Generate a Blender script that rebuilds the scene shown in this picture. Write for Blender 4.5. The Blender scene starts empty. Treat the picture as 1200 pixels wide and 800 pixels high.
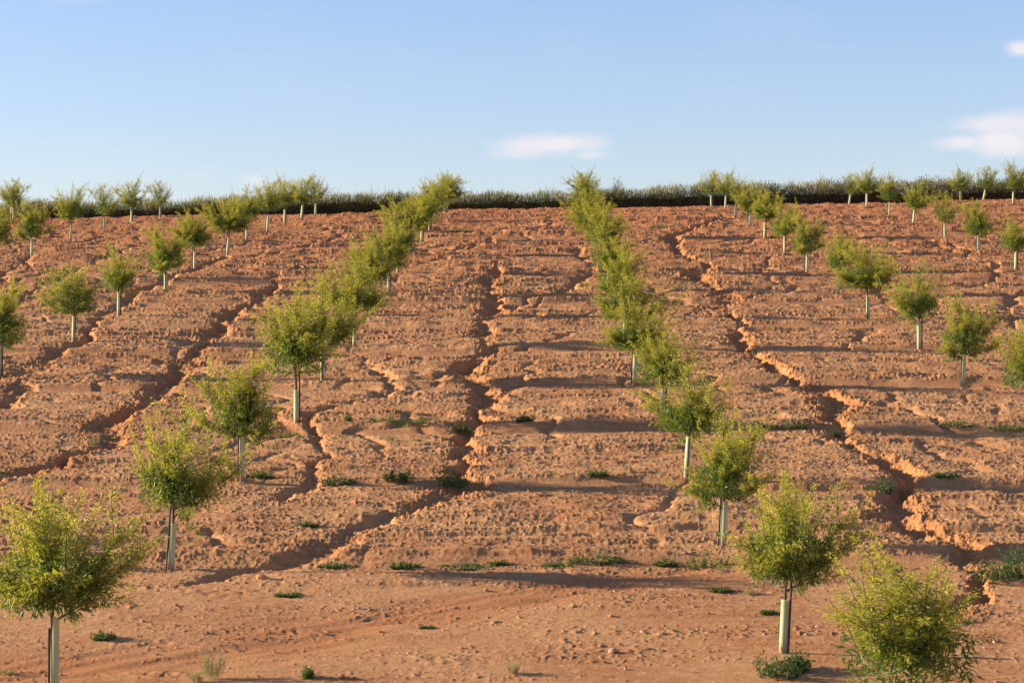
import bpy, math, random
import numpy as np
R = math.radians
scene = bpy.context.scene
COL = scene.collection

# ------------------------------------------------------------------ camera
FPX = 1200 * 85.0 / 36.0            # focal length in photo pixels
cd = bpy.data.cameras.new('camera'); cam = bpy.data.objects.new('camera', cd); COL.objects.link(cam)
cd.lens = 85; cd.sensor_width = 36; cd.clip_start = 0.5; cd.clip_end = 5000
cam.location = (0, 0, 0); cam.rotation_euler = (R(90), 0, 0)
cd.dof.use_dof = True; cd.dof.focus_distance = 39; cd.dof.aperture_fstop = 7
scene.camera = cam
# ------------------------------------------------------------------ light
SUN_EL, SUN_AZ = 14.5, -84.0        # azimuth clockwise from +Y (up the hill); the sun is low on the left
w = bpy.data.worlds.new('World'); scene.world = w; w.use_nodes = True
nt = w.node_tree; nt.nodes.clear()
def N(nt, typ, **kw):
    n = nt.nodes.new(typ)
    for k, v in kw.items():
        if hasattr(n, k): setattr(n, k, v)
    return n
wo = N(nt, 'ShaderNodeOutputWorld'); bg = N(nt, 'ShaderNodeBackground')
sky = N(nt, 'ShaderNodeTexSky'); sky.sky_type = 'NISHITA'; sky.sun_disc = False
sky.sun_elevation = R(SUN_EL); sky.sun_rotation = R(SUN_AZ % 360)
sky.altitude = 300; sky.air_density = 1.0; sky.dust_density = 0.35; sky.ozone_density = 1.6
bg.inputs[1].default_value = 0.062
# clouds, fixed to directions of the sky
tc = N(nt, 'ShaderNodeTexCoord'); sep = N(nt, 'ShaderNodeSeparateXYZ'); nt.links.new(tc.outputs['Generated'], sep.inputs[0])
def M(op, a, b=None, c=None, clamp=False):
    n = nt.nodes.new('ShaderNodeMath'); n.operation = op; n.use_clamp = clamp
    for i, v in enumerate((a, b, c)):
        if v is None: continue
        if isinstance(v, (int, float)): n.inputs[i].default_value = v
        else: nt.links.new(v, n.inputs[i])
    return n.outputs[0]
az = M('ARCTAN2', sep.outputs[0], sep.outputs[1]); el = M('ARCSINE', sep.outputs[2])
cmb = N(nt, 'ShaderNodeCombineXYZ'); nt.links.new(az, cmb.inputs[0]); nt.links.new(M('MULTIPLY', el, 1.7), cmb.inputs[1])
def wnoise(scale, detail, rough=0.6):
    n = N(nt, 'ShaderNodeTexNoise'); n.inputs['Scale'].default_value = scale; n.inputs['Detail'].default_value = detail
    n.inputs['Roughness'].default_value = rough; nt.links.new(cmb.outputs[0], n.inputs['Vector']); return n.outputs[0]
n1 = wnoise(42, 6, .55); n2 = wnoise(14, 3)
total = None
# px, py (centre), half-width, half-height in photo pixels, strength
for (px, py, hw, hh, st) in [(648, 170, 62, 15, .95), (612, 178, 40, 10, .55), (690, 181, 34, 8, .55), (1128, 167, 34, 11, .8), (1172, 147, 72, 15, .75), (1180, 168, 52, 19, .95), (1230, 155, 60, 26, .9),
                             (1196, 57, 20, 10, .9), (298, 211, 24, 10, .45), (232, 206, 26, 6, .2), (84, -3, 46, 8, .35), (355, 216, 30, 6, .3),
                             (-150, 120, 90, 22, .7), (1450, 60, 110, 30, .8), (200, -260, 160, 30, .5), (900, -420, 200, 40, .5)]:
    a0 = math.atan2(px - 600, FPX); e0 = math.atan2(400 - py, math.hypot(FPX, px - 600))
    dx = M('DIVIDE', M('SUBTRACT', az, a0), hw / FPX); dy = M('DIVIDE', M('SUBTRACT', el, e0), hh / FPX)
    d = M('SQRT', M('ADD', M('MULTIPLY', dx, dx), M('MULTIPLY', dy, dy)))
    dn = M('ADD', d, M('MULTIPLY', M('SUBTRACT', n1, 0.5), 1.5))
    m = M('MULTIPLY', M('SUBTRACT', 1.25, dn, clamp=True), st)
    total = m if total is None else M('MAXIMUM', total, m)
mr = N(nt, 'ShaderNodeMapRange'); mr.interpolation_type = 'SMOOTHSTEP'; nt.links.new(total, mr.inputs[0])
mr.inputs['From Min'].default_value = 0.0; mr.inputs['From Max'].default_value = 1.0
veil = M('MULTIPLY', M('SUBTRACT', n2, 0.5, clamp=True), 0.25)
fac = M('ADD', mr.outputs[0], veil, clamp=True); fac = M('MULTIPLY', fac, 0.78)
mx = N(nt, 'ShaderNodeMix'); mx.data_type = 'RGBA'
nt.links.new(fac, mx.inputs['Factor'])
tint = N(nt, 'ShaderNodeMix'); tint.data_type = 'RGBA'; tint.blend_type = 'MULTIPLY'; tint.inputs['Factor'].default_value = 1
nt.links.new(sky.outputs[0], tint.inputs['A']); tint.inputs['B'].default_value = (1.13, 1.11, 1.42, 1); nt.links.new(tint.outputs['Result'], mx.inputs['A']); mx.inputs['B'].default_value = (6.7, 6.1, 6.2, 1)
nt.links.new(mx.outputs['Result'], bg.inputs[0]); nt.links.new(bg.outputs[0], wo.inputs[0])

sd = bpy.data.lights.new('sun', 'SUN'); so = bpy.data.objects.new('sun', sd); COL.objects.link(so)
sd.energy = 4.8; sd.angle = R(0.55); sd.color = (1.0, 0.83, 0.62)
so.rotation_euler = (R(90 - SUN_EL), 0, R(-SUN_AZ) + math.pi)      # local +Z points at the sun
so.rotation_euler = (R(90 - SUN_EL), 0, math.pi - R(SUN_AZ))
scene.view_settings.view_transform = 'Standard'; scene.view_settings.look = 'None'
scene.view_settings.exposure = 1.25; scene.view_settings.gamma = 1; scene.view_settings.use_curve_mapping = False
scene.render.engine = 'CYCLES'
scene.cycles.max_bounces = 6; scene.cycles.transparent_max_bounces = 6

# ------------------------------------------------------------------ numpy noise
def _h(ix, iy, s):
    ix = ix.astype(np.int64).astype(np.uint32); iy = iy.astype(np.int64).astype(np.uint32)
    h = ix * np.uint32(374761393) + iy * np.uint32(668265263) + np.uint32((s * 1442695041) & 0xffffffff)
    h = (h ^ (h >> np.uint32(13))) * np.uint32(1274126177); h ^= h >> np.uint32(16)
    return h
def noise(x, y, s=0):
    """gradient noise, about -1..1"""
    x = np.asarray(x, float); y = np.asarray(y, float)
    fx = np.floor(x); fy = np.floor(y); tx = x - fx; ty = y - fy
    def g(dx, dy):
        a = _h(fx + dx, fy + dy, s).astype(np.float32) * np.float32(2 * math.pi / 4294967296.0)
        return np.cos(a) * (tx - dx) + np.sin(a) * (ty - dy)
    u = tx * tx * tx * (tx * (tx * 6 - 15) + 10); v = ty * ty * ty * (ty * (ty * 6 - 15) + 10)
    a = g(0, 0); b = g(1, 0); c = g(0, 1); d = g(1, 1)
    return 1.5 * ((a + (b - a) * u) * (1 - v) + (c + (d - c) * u) * v)
def sst(x, a, b):
    t = np.clip((x - a) / (b - a), 0, 1); return t * t * (3 - 2 * t)

# ------------------------------------------------------------------ terrain
def base(X, Y):
    X = np.asarray(X, float); Y = np.asarray(Y, float)
    z = 0.1165 * np.minimum(Y, 112) - 6.3
    z = z - 0.82 * np.clip((np.minimum(Y, 112) - 93) / 19, 0, 1) ** 2
    z = z + 0.02 * np.clip(X, -150, 150) * sst(Y, 68, 112)
    z = z - 0.02 * np.clip(Y - 114, 0, 500)
    # the bank on which the photographer stands
    t = sst(Y, 4, 20); zb = -1.72 - 0.02 * np.maximum(-Y, 0) * 0
    z = np.where(Y < 20, zb * (1 - t) + z * t, z)
    z = z + 0.10 * noise(X / 9.0, Y / 11.0, 3) * sst(Y, 26, 40)
    return z
def px2world(px, py, ymax=111.0):
    Y = np.arange(21.0, ymax, 0.02)
    X = (px - 600) / FPX * Y; z = (400 - py) / FPX * Y
    g = z - base(X, Y)
    i = np.where(g <= 0)[0]
    k = i[0] if len(i) else int(np.argmin(g))
    return X[k], Y[k]
def W(pts): return np.array([px2world(*p) for p in pts])

# gullies: photo pixel path, half-width (m), depth (m)
GUL = [
 ([(585,308),(578,320),(572,340),(583,358),(567,380),(573,408),(541,437),(577,457),(566,472),(550,500),(546,520),(540,542),(548,568),(500,587),(475,595)], .34, .36),
 ([(500,587),(475,595),(430,610),(405,632),(360,650),(290,664),(215,682)], .30, .22),
 ([(408,408),(442,432),(462,452),(435,465),(400,472),(370,482),(362,495),(367,512),(375,530),(370,550),(357,567),(325,590)], .2, .24),
 ([(413,270),(395,280),(375,288),(325,296),(262,305),(212,322),(175,336),(145,355),(118,372),(95,400),(62,417),(32,435),(-20,450)], .26, .28),
 ([(362,310),(322,325),(325,335),(300,355),(265,372),(235,406),(207,430),(192,457),(162,472),(125,495),(135,515),(100,527),(75,541),(25,553),(-40,570)], .34, .36),
 ([(160,289),(107,310),(52,335),(10,362),(-30,380)], .25, .26),
 ([(30,448),(12,465),(-10,482)], .3, .3),
 ([(858,254),(837,260),(817,267),(792,275),(789,283),(793,295),(808,303),(834,312),(812,325),(830,335),(852,346),(846,362),(868,378),(865,390),(873,407),(900,427),(925,440),(950,455),(983,466),(978,485),(986,505),(1000,522),(1035,540),(1066,556),(1060,575),(1046,603),(1095,626),(1140,647),(1150,680),(1132,705),(1112,722)], .36, .40),
 ([(670,287),(687,305),(697,320),(675,332),(650,345),(617,352),(598,364)], .24, .26),
 ([(592,267),(570,287),(530,295),(490,302)], .2, .2),
 ([(1100,283),(1139,294),(1131,303),(1165,312),(1168,326),(1140,338)], .2, .2),
 ([(1022,382),(1007,397),(985,412)], .25, .22),
 ([(812,562),(777,584),(756,599),(747,622)], .13, .12),
 ([(674,389),(640,402),(610,410)], .16, .14),
 ([(905,300),(893,318),(910,335),(880,352)], .15, .14),
 ([(245,620),(262,632),(240,645)], .22, .14),
 ([(755,302),(738,298),(720,310)], .2, .16),
 ([(655,262),(640,266),(612,262)], .2, .14),
 ([(1230,330),(1200,345),(1180,362),(1195,385)], .22, .2),
 ([(40,300),(20,315),(-5,330)], .22, .2),
 ([(300,283),(262,291),(225,300)], .16, .16),
]
GW = [(W(p), hw * .70, dp * .47) for p, hw, dp in GUL]
WASH = W([(-20,792),(200,768),(380,738),(520,712),(640,692),(720,675),(800,668)])
TRACKY = 25.76 + 5.41 * np.arange(-1, 17)

def seg_field(X, Y, pts, rad, taper=True):
    """distance to polyline and signed side / param, only evaluated near it"""
    D = np.full(X.shape, 1e3); T = np.zeros(X.shape)
    n = len(pts) - 1
    for i in range(n):
        a, b = pts[i], pts[i + 1]
        m = (X > min(a[0], b[0]) - rad) & (X < max(a[0], b[0]) + rad) & (Y > min(a[1], b[1]) - rad) & (Y < max(a[1], b[1]) + rad)
        if not m.any(): continue
        x = X[m] - a[0]; y = Y[m] - a[1]; v = b - a; L2 = v @ v + 1e-9
        t = np.clip((x * v[0] + y * v[1]) / L2, 0, 1)
        d = np.hypot(x - t * v[0], y - t * v[1])
        cur = D[m]; c = d < cur
        cur[c] = d[c]; D[m] = cur
        tt = T[m]; tt[c] = (i + t[c]) / n; T[m] = tt
    return D, T

OFFSET = 0.0
def height(X, Y):
    """returns z, fresh (eroded soil 0..1), wash (0..1)"""
    X = np.asarray(X, float); Y = np.asarray(Y, float)
    z = base(X, Y)
    fg = sst(Y, 28.2, 31.5)                                   # 0 on the smooth headland, 1 on the harrowed slope
    tilt = Y - 0.012 * X
    far = 1 + 0.15 * sst(Y, 40, 90)
    # tractor track / bank along every planting line
    k = np.abs(tilt[..., None] * 0 + 0) if False else None
    wob = tilt + 0.16 * noise(X * 0.35, Y * 0.06, 11) + 0.05 * noise(X * 1.3, Y * .3, 12)
    ph = (wob - 25.76) % 5.41                                 # 0 = at the trees, 5.41 = just in front of the next
    saw = ph / 5.41
    bank = 0.055 * (sst(ph, 4.72, 5.06) - saw)
    bank = bank + 0.03 * np.exp(-((ph - 5.16) / .13) ** 2) * (.6 + .8 * noise(X * 1.5, Y * .5, 13))
    smooth = sst(ph + .35 * noise(X * .25, Y * .1, 14), 4.35, 4.6) * (1 - sst(ph, 4.95, 5.1)) * np.clip(.75 + .8 * noise(X * .15, Y * .2, 15), 0, 1)     # compacted smooth strip before the bank
    rough = (1 - 0.85 * smooth) * (0.22 + 0.78 * fg)
    z = z + bank * (0.25 + .75 * fg) * far
    # harrow lines along the contour
    wy = Y + 0.05 * noise(X * .5, Y * .4, 21) + 0.03 * noise(X * 2.2, Y * 1.1, 22) - .012 * X
    h1 = noise(X * 0.30, wy * 2.3, 23); h2 = noise(X * 0.9, wy * 4.6, 24)
    brk = 0.55 + 0.9 * np.clip(noise(X * 1.7, wy * 1.4, 25) + .2, 0, 1)
    har = (0.014 * h1 + 0.014 * h2) * brk
    z = z + har * rough * far
    sw = np.sin(wy * 2 * math.pi / 0.47 + 1.6 * noise(X * .12, Y * .1, 26))
    z = z + 0.010 * sw * brk * rough * far
    # little risers left by the harrow, facing down the slope, broken into dashes
    for (per, amp, sd_) in ((.83, .060, 27), (.41, .044, 28), (.23, .020, 29)):
        p_ = wy / per + .28 * noise(X * .10, Y * .25, sd_) + .07 * noise(X * 1.4, Y * 1.2, sd_ + 60); fr_ = p_ - np.floor(p_)
        am = np.clip(.50 + .85 * noise(X * .24, np.floor(p_) * 3.7 + .5, sd_ + 70) + .42 * noise(X * 1.9, np.floor(p_) * 5.1 + .5, sd_ + 80), 0, 1.25)
        z = z + amp * (1 + .9 * sst(Y, 42, 80)) * am * (sst(fr_, 0, .16) - fr_) * rough * far
    # clods, lumps
    lum = noise(X * 1.1, Y * .9, 31); patch = np.clip(0.5 + 0.9 * noise(X * .28, Y * .5, 32), 0, 1)
    wx2 = X + .05 * noise(X * 7, Y * 7, 40); wy2 = Y + .05 * noise(X * 7 + 9, Y * 7, 41)
    c1 = noise(wx2 * 2.6, wy2 * 4.6, 33); c2 = noise(wx2 * 6.5, wy2 * 14.0, 34); c3 = noise(wx2 * 15, wy2 * 25, 35); c4 = noise(X * 34, Y * 44, 36)
    cl = 0.013 * np.clip(c1 - .22, 0, 1) * (0.3 + patch) + 0.016 * np.clip(c2 - .16, 0, 1) * (.3 + patch) + 0.018 * np.clip(c3 - .05, 0, 1)
    line = np.clip(.10 + 1.25 * noise(X * .30, wy * 1.7, 42) + .50 * sw + .5 * noise(X * .9, wy * 4, 45), 0, 1.3)      # crumbs gather along the harrow lines
    b2 = np.abs(c2); b3 = np.abs(c3); b4 = np.abs(c4); b5 = np.abs(noise(X * 1.2 + 3, wy * 3.1, 43))
    crumb = (.015 * b2 + .016 * b3 + .010 * b4 + .003 * b5) * line
    z = z + (cl + crumb * (1 + 1.3 * sst(Y, 38, 75)) + 0.007 * lum) * rough * far
    step = noise(X * .55, wy * 1.9, 44); z = z + .014 * sst(step, .02, .10) * rough       # small broken crust edges
    z = z + (0.003 * b3 + 0.005 * b4) * (0.45 + .55 * rough)
    # pits
    pit = np.clip(noise(X * 2.4 + 50, Y * 2.0, 37) - .42, 0, 1)
    z = z - 0.05 * pit * rough
    # the headland: faint flow channels running down to the left, a broken crust edge here and there
    u = (Y + 0.075 * X); f1 = noise(X * .18, u * 1.7, 51)
    z = z + (0.025 * f1 + 0.008 * noise(X * .6, u * 6, 52)) * (1 - fg)
    crust = np.clip(noise(X * .8, u * 1.6, 53) - .25, 0, 1)
    z = z + (.022 * np.clip(c3 - .30, 0, 1) + .035 * np.clip(c2 - .45, 0, 1)) * np.clip(.25 + 1.3 * noise(X * .45, u * 1.1, 55), 0, 1) * (1 - fg)
    z = z + 0.035 * crust * (0.5 + c2) * (1 - fg)
    D, T = seg_field(X, Y, WASH, 1.6)
    wash = np.exp(-((D + .35 * noise(X * .7, u * 1.5, 54)) / .62) ** 2); wash = np.where(D > 900, 0, wash)
    z = z - 0.03 * wash + .020 * noise((X + .8 * Y) * .25, (Y - .8 * X) * 3.2, 56) * np.clip(wash * 1.5, 0, 1)
    # gullies
    fresh = np.zeros(X.shape)
    nx = .22 * noise(X * 1.1, Y * 1.1, 61) + .09 * noise(X * 3.1, Y * 3.1, 62) + .04 * noise(X * 8, Y * 8, 63)
    ny = .22 * noise(X * 1.1 + 40, Y * 1.1, 64) + .09 * noise(X * 3.1 + 40, Y * 3.1, 65) + .04 * noise(X * 8 + 40, Y * 8, 66)
    dep = np.zeros(X.shape)
    for pts, hw, dp in GW:
        D, T = seg_field(X + nx, Y + ny, pts, 1.6)
        m = D < 1.6
        if not m.any(): continue
        d = D[m]; t = T[m]
        wv = hw * (0.95 + .8 * noise(X[m] * .45, Y[m] * .4, 67)) * (0.35 + .65 * np.minimum(sst(t, 0, .12), 1 - sst(t, .92, 1.0) * .7))
        wv = np.maximum(wv, .05)
        dd = dp * (1.0 - sst(d / wv, .15, 1.35)) * np.clip(0.72 + .75 * noise(X[m] * .45 + 7, Y[m] * .4, 68), .4, 1.2) * np.minimum(sst(t, -.03, .08), 1 - sst(t, .95, 1.02))
        dd = np.where(d / wv > 1.35, 0, dd)
        # broad shoulder where the crust has slumped
        sh = dp * .16 * (1 - sst(d / wv, .9, 2.6)) * np.minimum(sst(t, -.03, .08), 1 - sst(t, .95, 1.02))
        dep[m] = np.maximum(dep[m], dd + sh)
        fresh[m] = np.maximum(fresh[m], (1 - sst(d / wv + .5 * noise(X[m] * 2.5, Y[m] * 2.5, 69), .9, 2.4)) * sst(dp, 0.05, .2))
    rim = np.exp(-((dep - .05) / .04) ** 2) * fresh
    z = z - dep + rim * (.022 * b2 + .02 * b3 + .03 * np.clip(c1, -.2, 1)) + fresh * (.02 * b3 + .015 * b4 + .025 * b2)
    # small rills all over, branching downhill
    r1 = 1 - np.abs(noise(X * .42 + .25 * noise(X * 1.1, Y, 71), Y * .13 + .3 * noise(X * .8, Y * .5, 72), 73)) * 9
    rill = np.clip(r1, 0, 1) * np.clip(.5 + 1.4 * noise(X * .2, Y * .1, 74), 0, 1) * fg
    z = z - .06 * rill
    fresh = np.maximum(fresh * .65, .3 * rill)
    z = z - OFFSET * np.where(Y > 21, 1, 0)
    return z, fresh, wash, smooth * fg
def H(x, y):
    return float(height(np.array([x]), np.array([y]))[0][0])

_r = np.random.default_rng(1); _y = _r.uniform(26, 100, 4000); _x = _r.uniform(-.2, .2, 4000) * _y
OFFSET = float(np.median(height(_x, _y)[0] - base(_x, _y)))      # keep the mean surface where the smooth slope lies
print('OFFSET', OFFSET)
# ------------------------------------------------------------------ materials
def mat(name):
    m = bpy.data.materials.new(name); m.use_nodes = True; t = m.node_tree
    return m, t, t.nodes['Principled BSDF'], t.nodes['Material Output']
def mixrgb(t, fac, a, b):
    n = t.nodes.new('ShaderNodeMix'); n.data_type = 'RGBA'
    for i, v in (('Factor', fac), ('A', a), ('B', b)):
        if isinstance(v, (int, float)): n.inputs[i].default_value = v
        elif isinstance(v, tuple): n.inputs[i].default_value = v + (1,)
        else: t.links.new(v, n.inputs[i])
    return n.outputs['Result']
def tnoise(t, scale, detail=4, rough=.6, stretch=None):
    n = t.nodes.new('ShaderNodeTexNoise'); n.inputs['Scale'].default_value = scale; n.inputs['Detail'].default_value = detail; n.inputs['Roughness'].default_value = rough
    g = t.nodes.new('ShaderNodeNewGeometry') if not stretch or stretch[0] != 'o' else None
    mp = t.nodes.new('ShaderNodeMapping'); t.links.new(g.outputs['Position'], mp.inputs[0])
    if stretch: mp.inputs['Scale'].default_value = stretch
    t.links.new(mp.outputs[0], n.inputs['Vector']); return n.outputs[0]
def ramp(t, v, a, b):
    n = t.nodes.new('ShaderNodeMapRange'); t.links.new(v, n.inputs[0]); n.inputs['From Min'].default_value = a; n.inputs['From Max'].default_value = b
    n.interpolation_type = 'SMOOTHSTEP'; return n.outputs[0]
def attr(t, name):
    n = t.nodes.new('ShaderNodeAttribute'); n.attribute_name = name; return n.outputs['Fac']
def bump(t, bsdf, v, dist, strength=1.0):
    n = t.nodes.new('ShaderNodeBump'); n.inputs['Distance'].default_value = dist; n.inputs['Strength'].default_value = strength
    t.links.new(v, n.inputs['Height']); t.links.new(n.outputs[0], bsdf.inputs['Normal'])

def soil_material():
    m, t, b, o = mat('red_soil')
    crust = mixrgb(t, ramp(t, tnoise(t, .55, 5, .6, (1, .8, 1)), .38, .64), (.52, .262, .106), (.42, .182, .068))
    crust = mixrgb(t, ramp(t, tnoise(t, 7, 6, .7), .42, .70), crust, (.57, .32, .150))
    crust = mixrgb(t, ramp(t, tnoise(t, 24, 4, .7), .52, .80), crust, (.30, .128, .050))
    crust = mixrgb(t, ramp(t, tnoise(t, 60, 2, .6), .66, .74), crust, (.62, .42, .30))
    sepn = t.nodes.new('ShaderNodeSeparateXYZ'); g = t.nodes.new('ShaderNodeNewGeometry'); t.links.new(g.outputs['Position'], sepn.inputs[0])
    up = ramp(t, sepn.outputs[1], 45, 100)
    crust = mixrgb(t, up, crust, mixrgb(t, .65, crust, (.44, .160, .062)))       # redder soil towards the crest
    fre = mixrgb(t, ramp(t, tnoise(t, 5, 5, .7), .35, .7), (.48, .205, .070), (.40, .155, .055))
    c = mixrgb(t, attr(t, 'fresh'), crust, fre)
    c = mixrgb(t, attr(t, 'wash'), c, (.46, .200, .078))
    sm = mixrgb(t, ramp(t, tnoise(t, 12, 5, .7), .3, .7), (.45, .225, .100), (.38, .175, .075))
    mu = t.nodes.new('ShaderNodeMath'); mu.operation = 'MULTIPLY'; mu.inputs[1].default_value = .75; t.links.new(attr(t, 'smoothed'), mu.inputs[0])
    c = mixrgb(t, mu.outputs[0], c, sm)
    t.links.new(c, b.inputs['Base Color']); b.inputs['Roughness'].default_value = .95; b.inputs['Specular IOR Level'].default_value = .15
    bump(t, b, tnoise(t, 30, 8, .85), .02, .8)
    return m
SOIL = soil_material()

def leaf_material(name, young, old, trans=.42, gloss=.45):
    m, t, b, o = mat(name)
    c = mixrgb(t, attr(t, 'age'), old, young)  # leaf age; on the hedge it also carries painted shade
    t.links.new(c, b.inputs['Base Color']); b.inputs['Roughness'].default_value = gloss; b.inputs['Specular IOR Level'].default_value = .45
    tr = t.nodes.new('ShaderNodeBsdfTranslucent'); hs = t.nodes.new('ShaderNodeHueSaturation'); hs.inputs['Value'].default_value = 1.7; hs.inputs['Saturation'].default_value = 1.1; hs.inputs['Hue'].default_value = .503
    t.links.new(c, hs.inputs['Color']); t.links.new(hs.outputs[0], tr.inputs[0])
    ms = t.nodes.new('ShaderNodeMixShader'); ms.inputs[0].default_value = trans
    t.links.new(b.outputs[0], ms.inputs[1]); t.links.new(tr.outputs[0], ms.inputs[2]); t.links.new(ms.outputs[0], o.inputs[0])
    return m
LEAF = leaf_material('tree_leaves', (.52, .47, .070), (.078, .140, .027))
WEED = leaf_material('weed_leaves', (.13, .18, .03), (.035, .075, .015), .25, .55)
DRY = leaf_material('dry_stalks', (.42, .34, .16), (.16, .16, .06), .25, .7)
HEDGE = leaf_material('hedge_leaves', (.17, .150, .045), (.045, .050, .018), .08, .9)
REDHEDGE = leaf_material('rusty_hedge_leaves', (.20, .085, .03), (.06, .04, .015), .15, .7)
GRASS = leaf_material('tall_grass_blades', (.30, .25, .09), (.10, .115, .03), .25, .85)
def simple(name, c1, c2, scale, rough=.8, stretch=(1, 1, 1), bd=.004):
    m, t, b, o = mat(name)
    n = t.nodes.new('ShaderNodeTexNoise'); n.inputs['Scale'].default_value = scale; n.inputs['Detail'].default_value = 5
    tcn = t.nodes.new('ShaderNodeTexCoord'); mp = t.nodes.new('ShaderNodeMapping'); mp.inputs['Scale'].default_value = stretch
    t.links.new(tcn.outputs['Object'], mp.inputs[0]); t.links.new(mp.outputs[0], n.inputs['Vector'])
    t.links.new(mixrgb(t, ramp(t, n.outputs[0], .35, .65), c1, c2), b.inputs['Base Color']); b.inputs['Roughness'].default_value = rough
    bump(t, b, n.outputs[0], bd); return m, t, b, o
BARK = simple('bark', (.075, .045, .028), (.15, .10, .065), 18, .85, (1, 1, .25))[0]
STAKE = simple('dark_stake', (.035, .028, .024), (.085, .065, .05), 14, .8, (1, 1, .2))[0]
STONE = simple('pale_stone', (.50, .33, .24), (.40, .22, .14), 9, .9)[0]
DARKBANK = simple('shaded_bank_core', (.035, .035, .018), (.075, .035, .02), 3, .95)[0]  # near-black tone stands for the shade inside the hedge
def guard_material():
    m, t, b, o = simple('green_plastic_guard', (.60, .66, .36), (.68, .72, .46), 6, .42, (1, 1, .5), .002)
    # dust and mud splashed on the foot of the guard
    tcn = t.nodes.new('ShaderNodeTexCoord'); sp = t.nodes.new('ShaderNodeSeparateXYZ'); t.links.new(tcn.outputs['Object'], sp.inputs[0])
    base_c = b.inputs['Base Color'].links[0].from_socket
    nz = tnoise(t, 22, 4, .7)
    ad = t.nodes.new('ShaderNodeMath'); ad.operation = 'MULTIPLY_ADD'; ad.inputs[1].default_value = -.22; t.links.new(nz, ad.inputs[0]); t.links.new(sp.outputs[2], ad.inputs[2])
    mud = ramp(t, ad.outputs[0], .10, -.08)
    c = mixrgb(t, mud, base_c, (.46, .30, .17))
    t.links.new(c, b.inputs['Base Color'])
    tr = t.nodes.new('ShaderNodeBsdfTranslucent'); t.links.new(c, tr.inputs[0])
    ms = t.nodes.new('ShaderNodeMixShader'); ms.inputs[0].default_value = .38
    t.links.new(b.outputs[0], ms.inputs[1]); t.links.new(tr.outputs[0], ms.inputs[2]); t.links.new(ms.outputs[0], o.inputs[0])
    return m
GUARD = guard_material()

# ------------------------------------------------------------------ mesh helpers
def mesh_np(name, V, F, mats, attrs=None, smooth=False):
    """F: (n,k) faces, all with the same corner count"""
    V = np.asarray(V, np.float32); F = np.asarray(F, np.int32)
    me = bpy.data.meshes.new(name); me.vertices.add(len(V)); me.vertices.foreach_set('co', V.ravel())
    k = F.shape[1]; me.loops.add(F.size); me.loops.foreach_set('vertex_index', F.ravel())
    me.polygons.add(len(F)); me.polygons.foreach_set('loop_start', np.arange(0, F.size, k, dtype=np.int32))
    me.polygons.foreach_set('loop_total', np.full(len(F), k, np.int32))
    me.polygons.foreach_set('use_smooth', np.full(len(F), smooth, bool))
    for m in (mats if isinstance(mats, (list, tuple)) else [mats]): me.materials.append(m)
    for an, av in (attrs or {}).items():
        a = me.attributes.new(an, 'FLOAT', 'POINT'); a.data.foreach_set('value', np.asarray(av, np.float32))
    me.update(); me.validate(); return me
def link(name, me, parent=None):
    o = bpy.data.objects.new(name, me); COL.objects.link(o)
    if parent: o.parent = parent
    return o
def tag(o, label, cat, group=None, kind=None):
    if label: o['label'] = label
    if cat: o['category'] = cat
    if group: o['group'] = group
    if kind: o['kind'] = kind

# ------------------------------------------------------------------ the ground
def build_ground():
    ys = [22.0]
    while ys[-1] < 116: ys.append(ys[-1] + .021 * (ys[-1] / 25) ** 1.25)
    ys = np.array([-300, -150, -60, -20, -5, 0, 4, 6, 8, 10, 12, 14, 16, 17, 18, 19, 20, 20.5, 21, 21.4, 21.7] + ys + [118, 121, 125, 132, 145, 170, 220, 320, 500, 900])
    u = np.linspace(-1, 1, 1361)
    ext = np.array([1.01, 1.03, 1.06, 1.1, 1.16, 1.25, 1.4, 1.6, 2, 3, 5, 9, 18])
    u = np.concatenate([-ext[::-1], u, ext])
    Wd = .232 * np.clip(ys, 22, 118) + 1.6
    Y = np.repeat(ys[:, None], len(u), 1); X = u[None, :] * Wd[:, None]
    Z = np.zeros_like(X); A = [np.zeros_like(X) for _ in range(3)]
    for i in range(0, len(ys), 200):
        s = slice(i, i + 200)
        z, a, b, c = height(X[s], Y[s]); Z[s] = z; A[0][s] = a; A[1][s] = b; A[2][s] = c
    n, m = X.shape
    idx = np.arange(n * m).reshape(n, m)
    F = np.stack([idx[:-1, :-1], idx[:-1, 1:], idx[1:, 1:], idx[1:, :-1]], -1).reshape(-1, 4)
    V = np.stack([X, Y, Z], -1).reshape(-1, 3)
    me = mesh_np('ground', V, F, SOIL, {'fresh': A[0].ravel(), 'wash': A[1].ravel(), 'smoothed': A[2].ravel()}, True)
    o = link('ground', me); tag(o, 'red eroded soil slope with harrow lines and gullies', 'ground', kind='structure')
build_ground()

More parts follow.
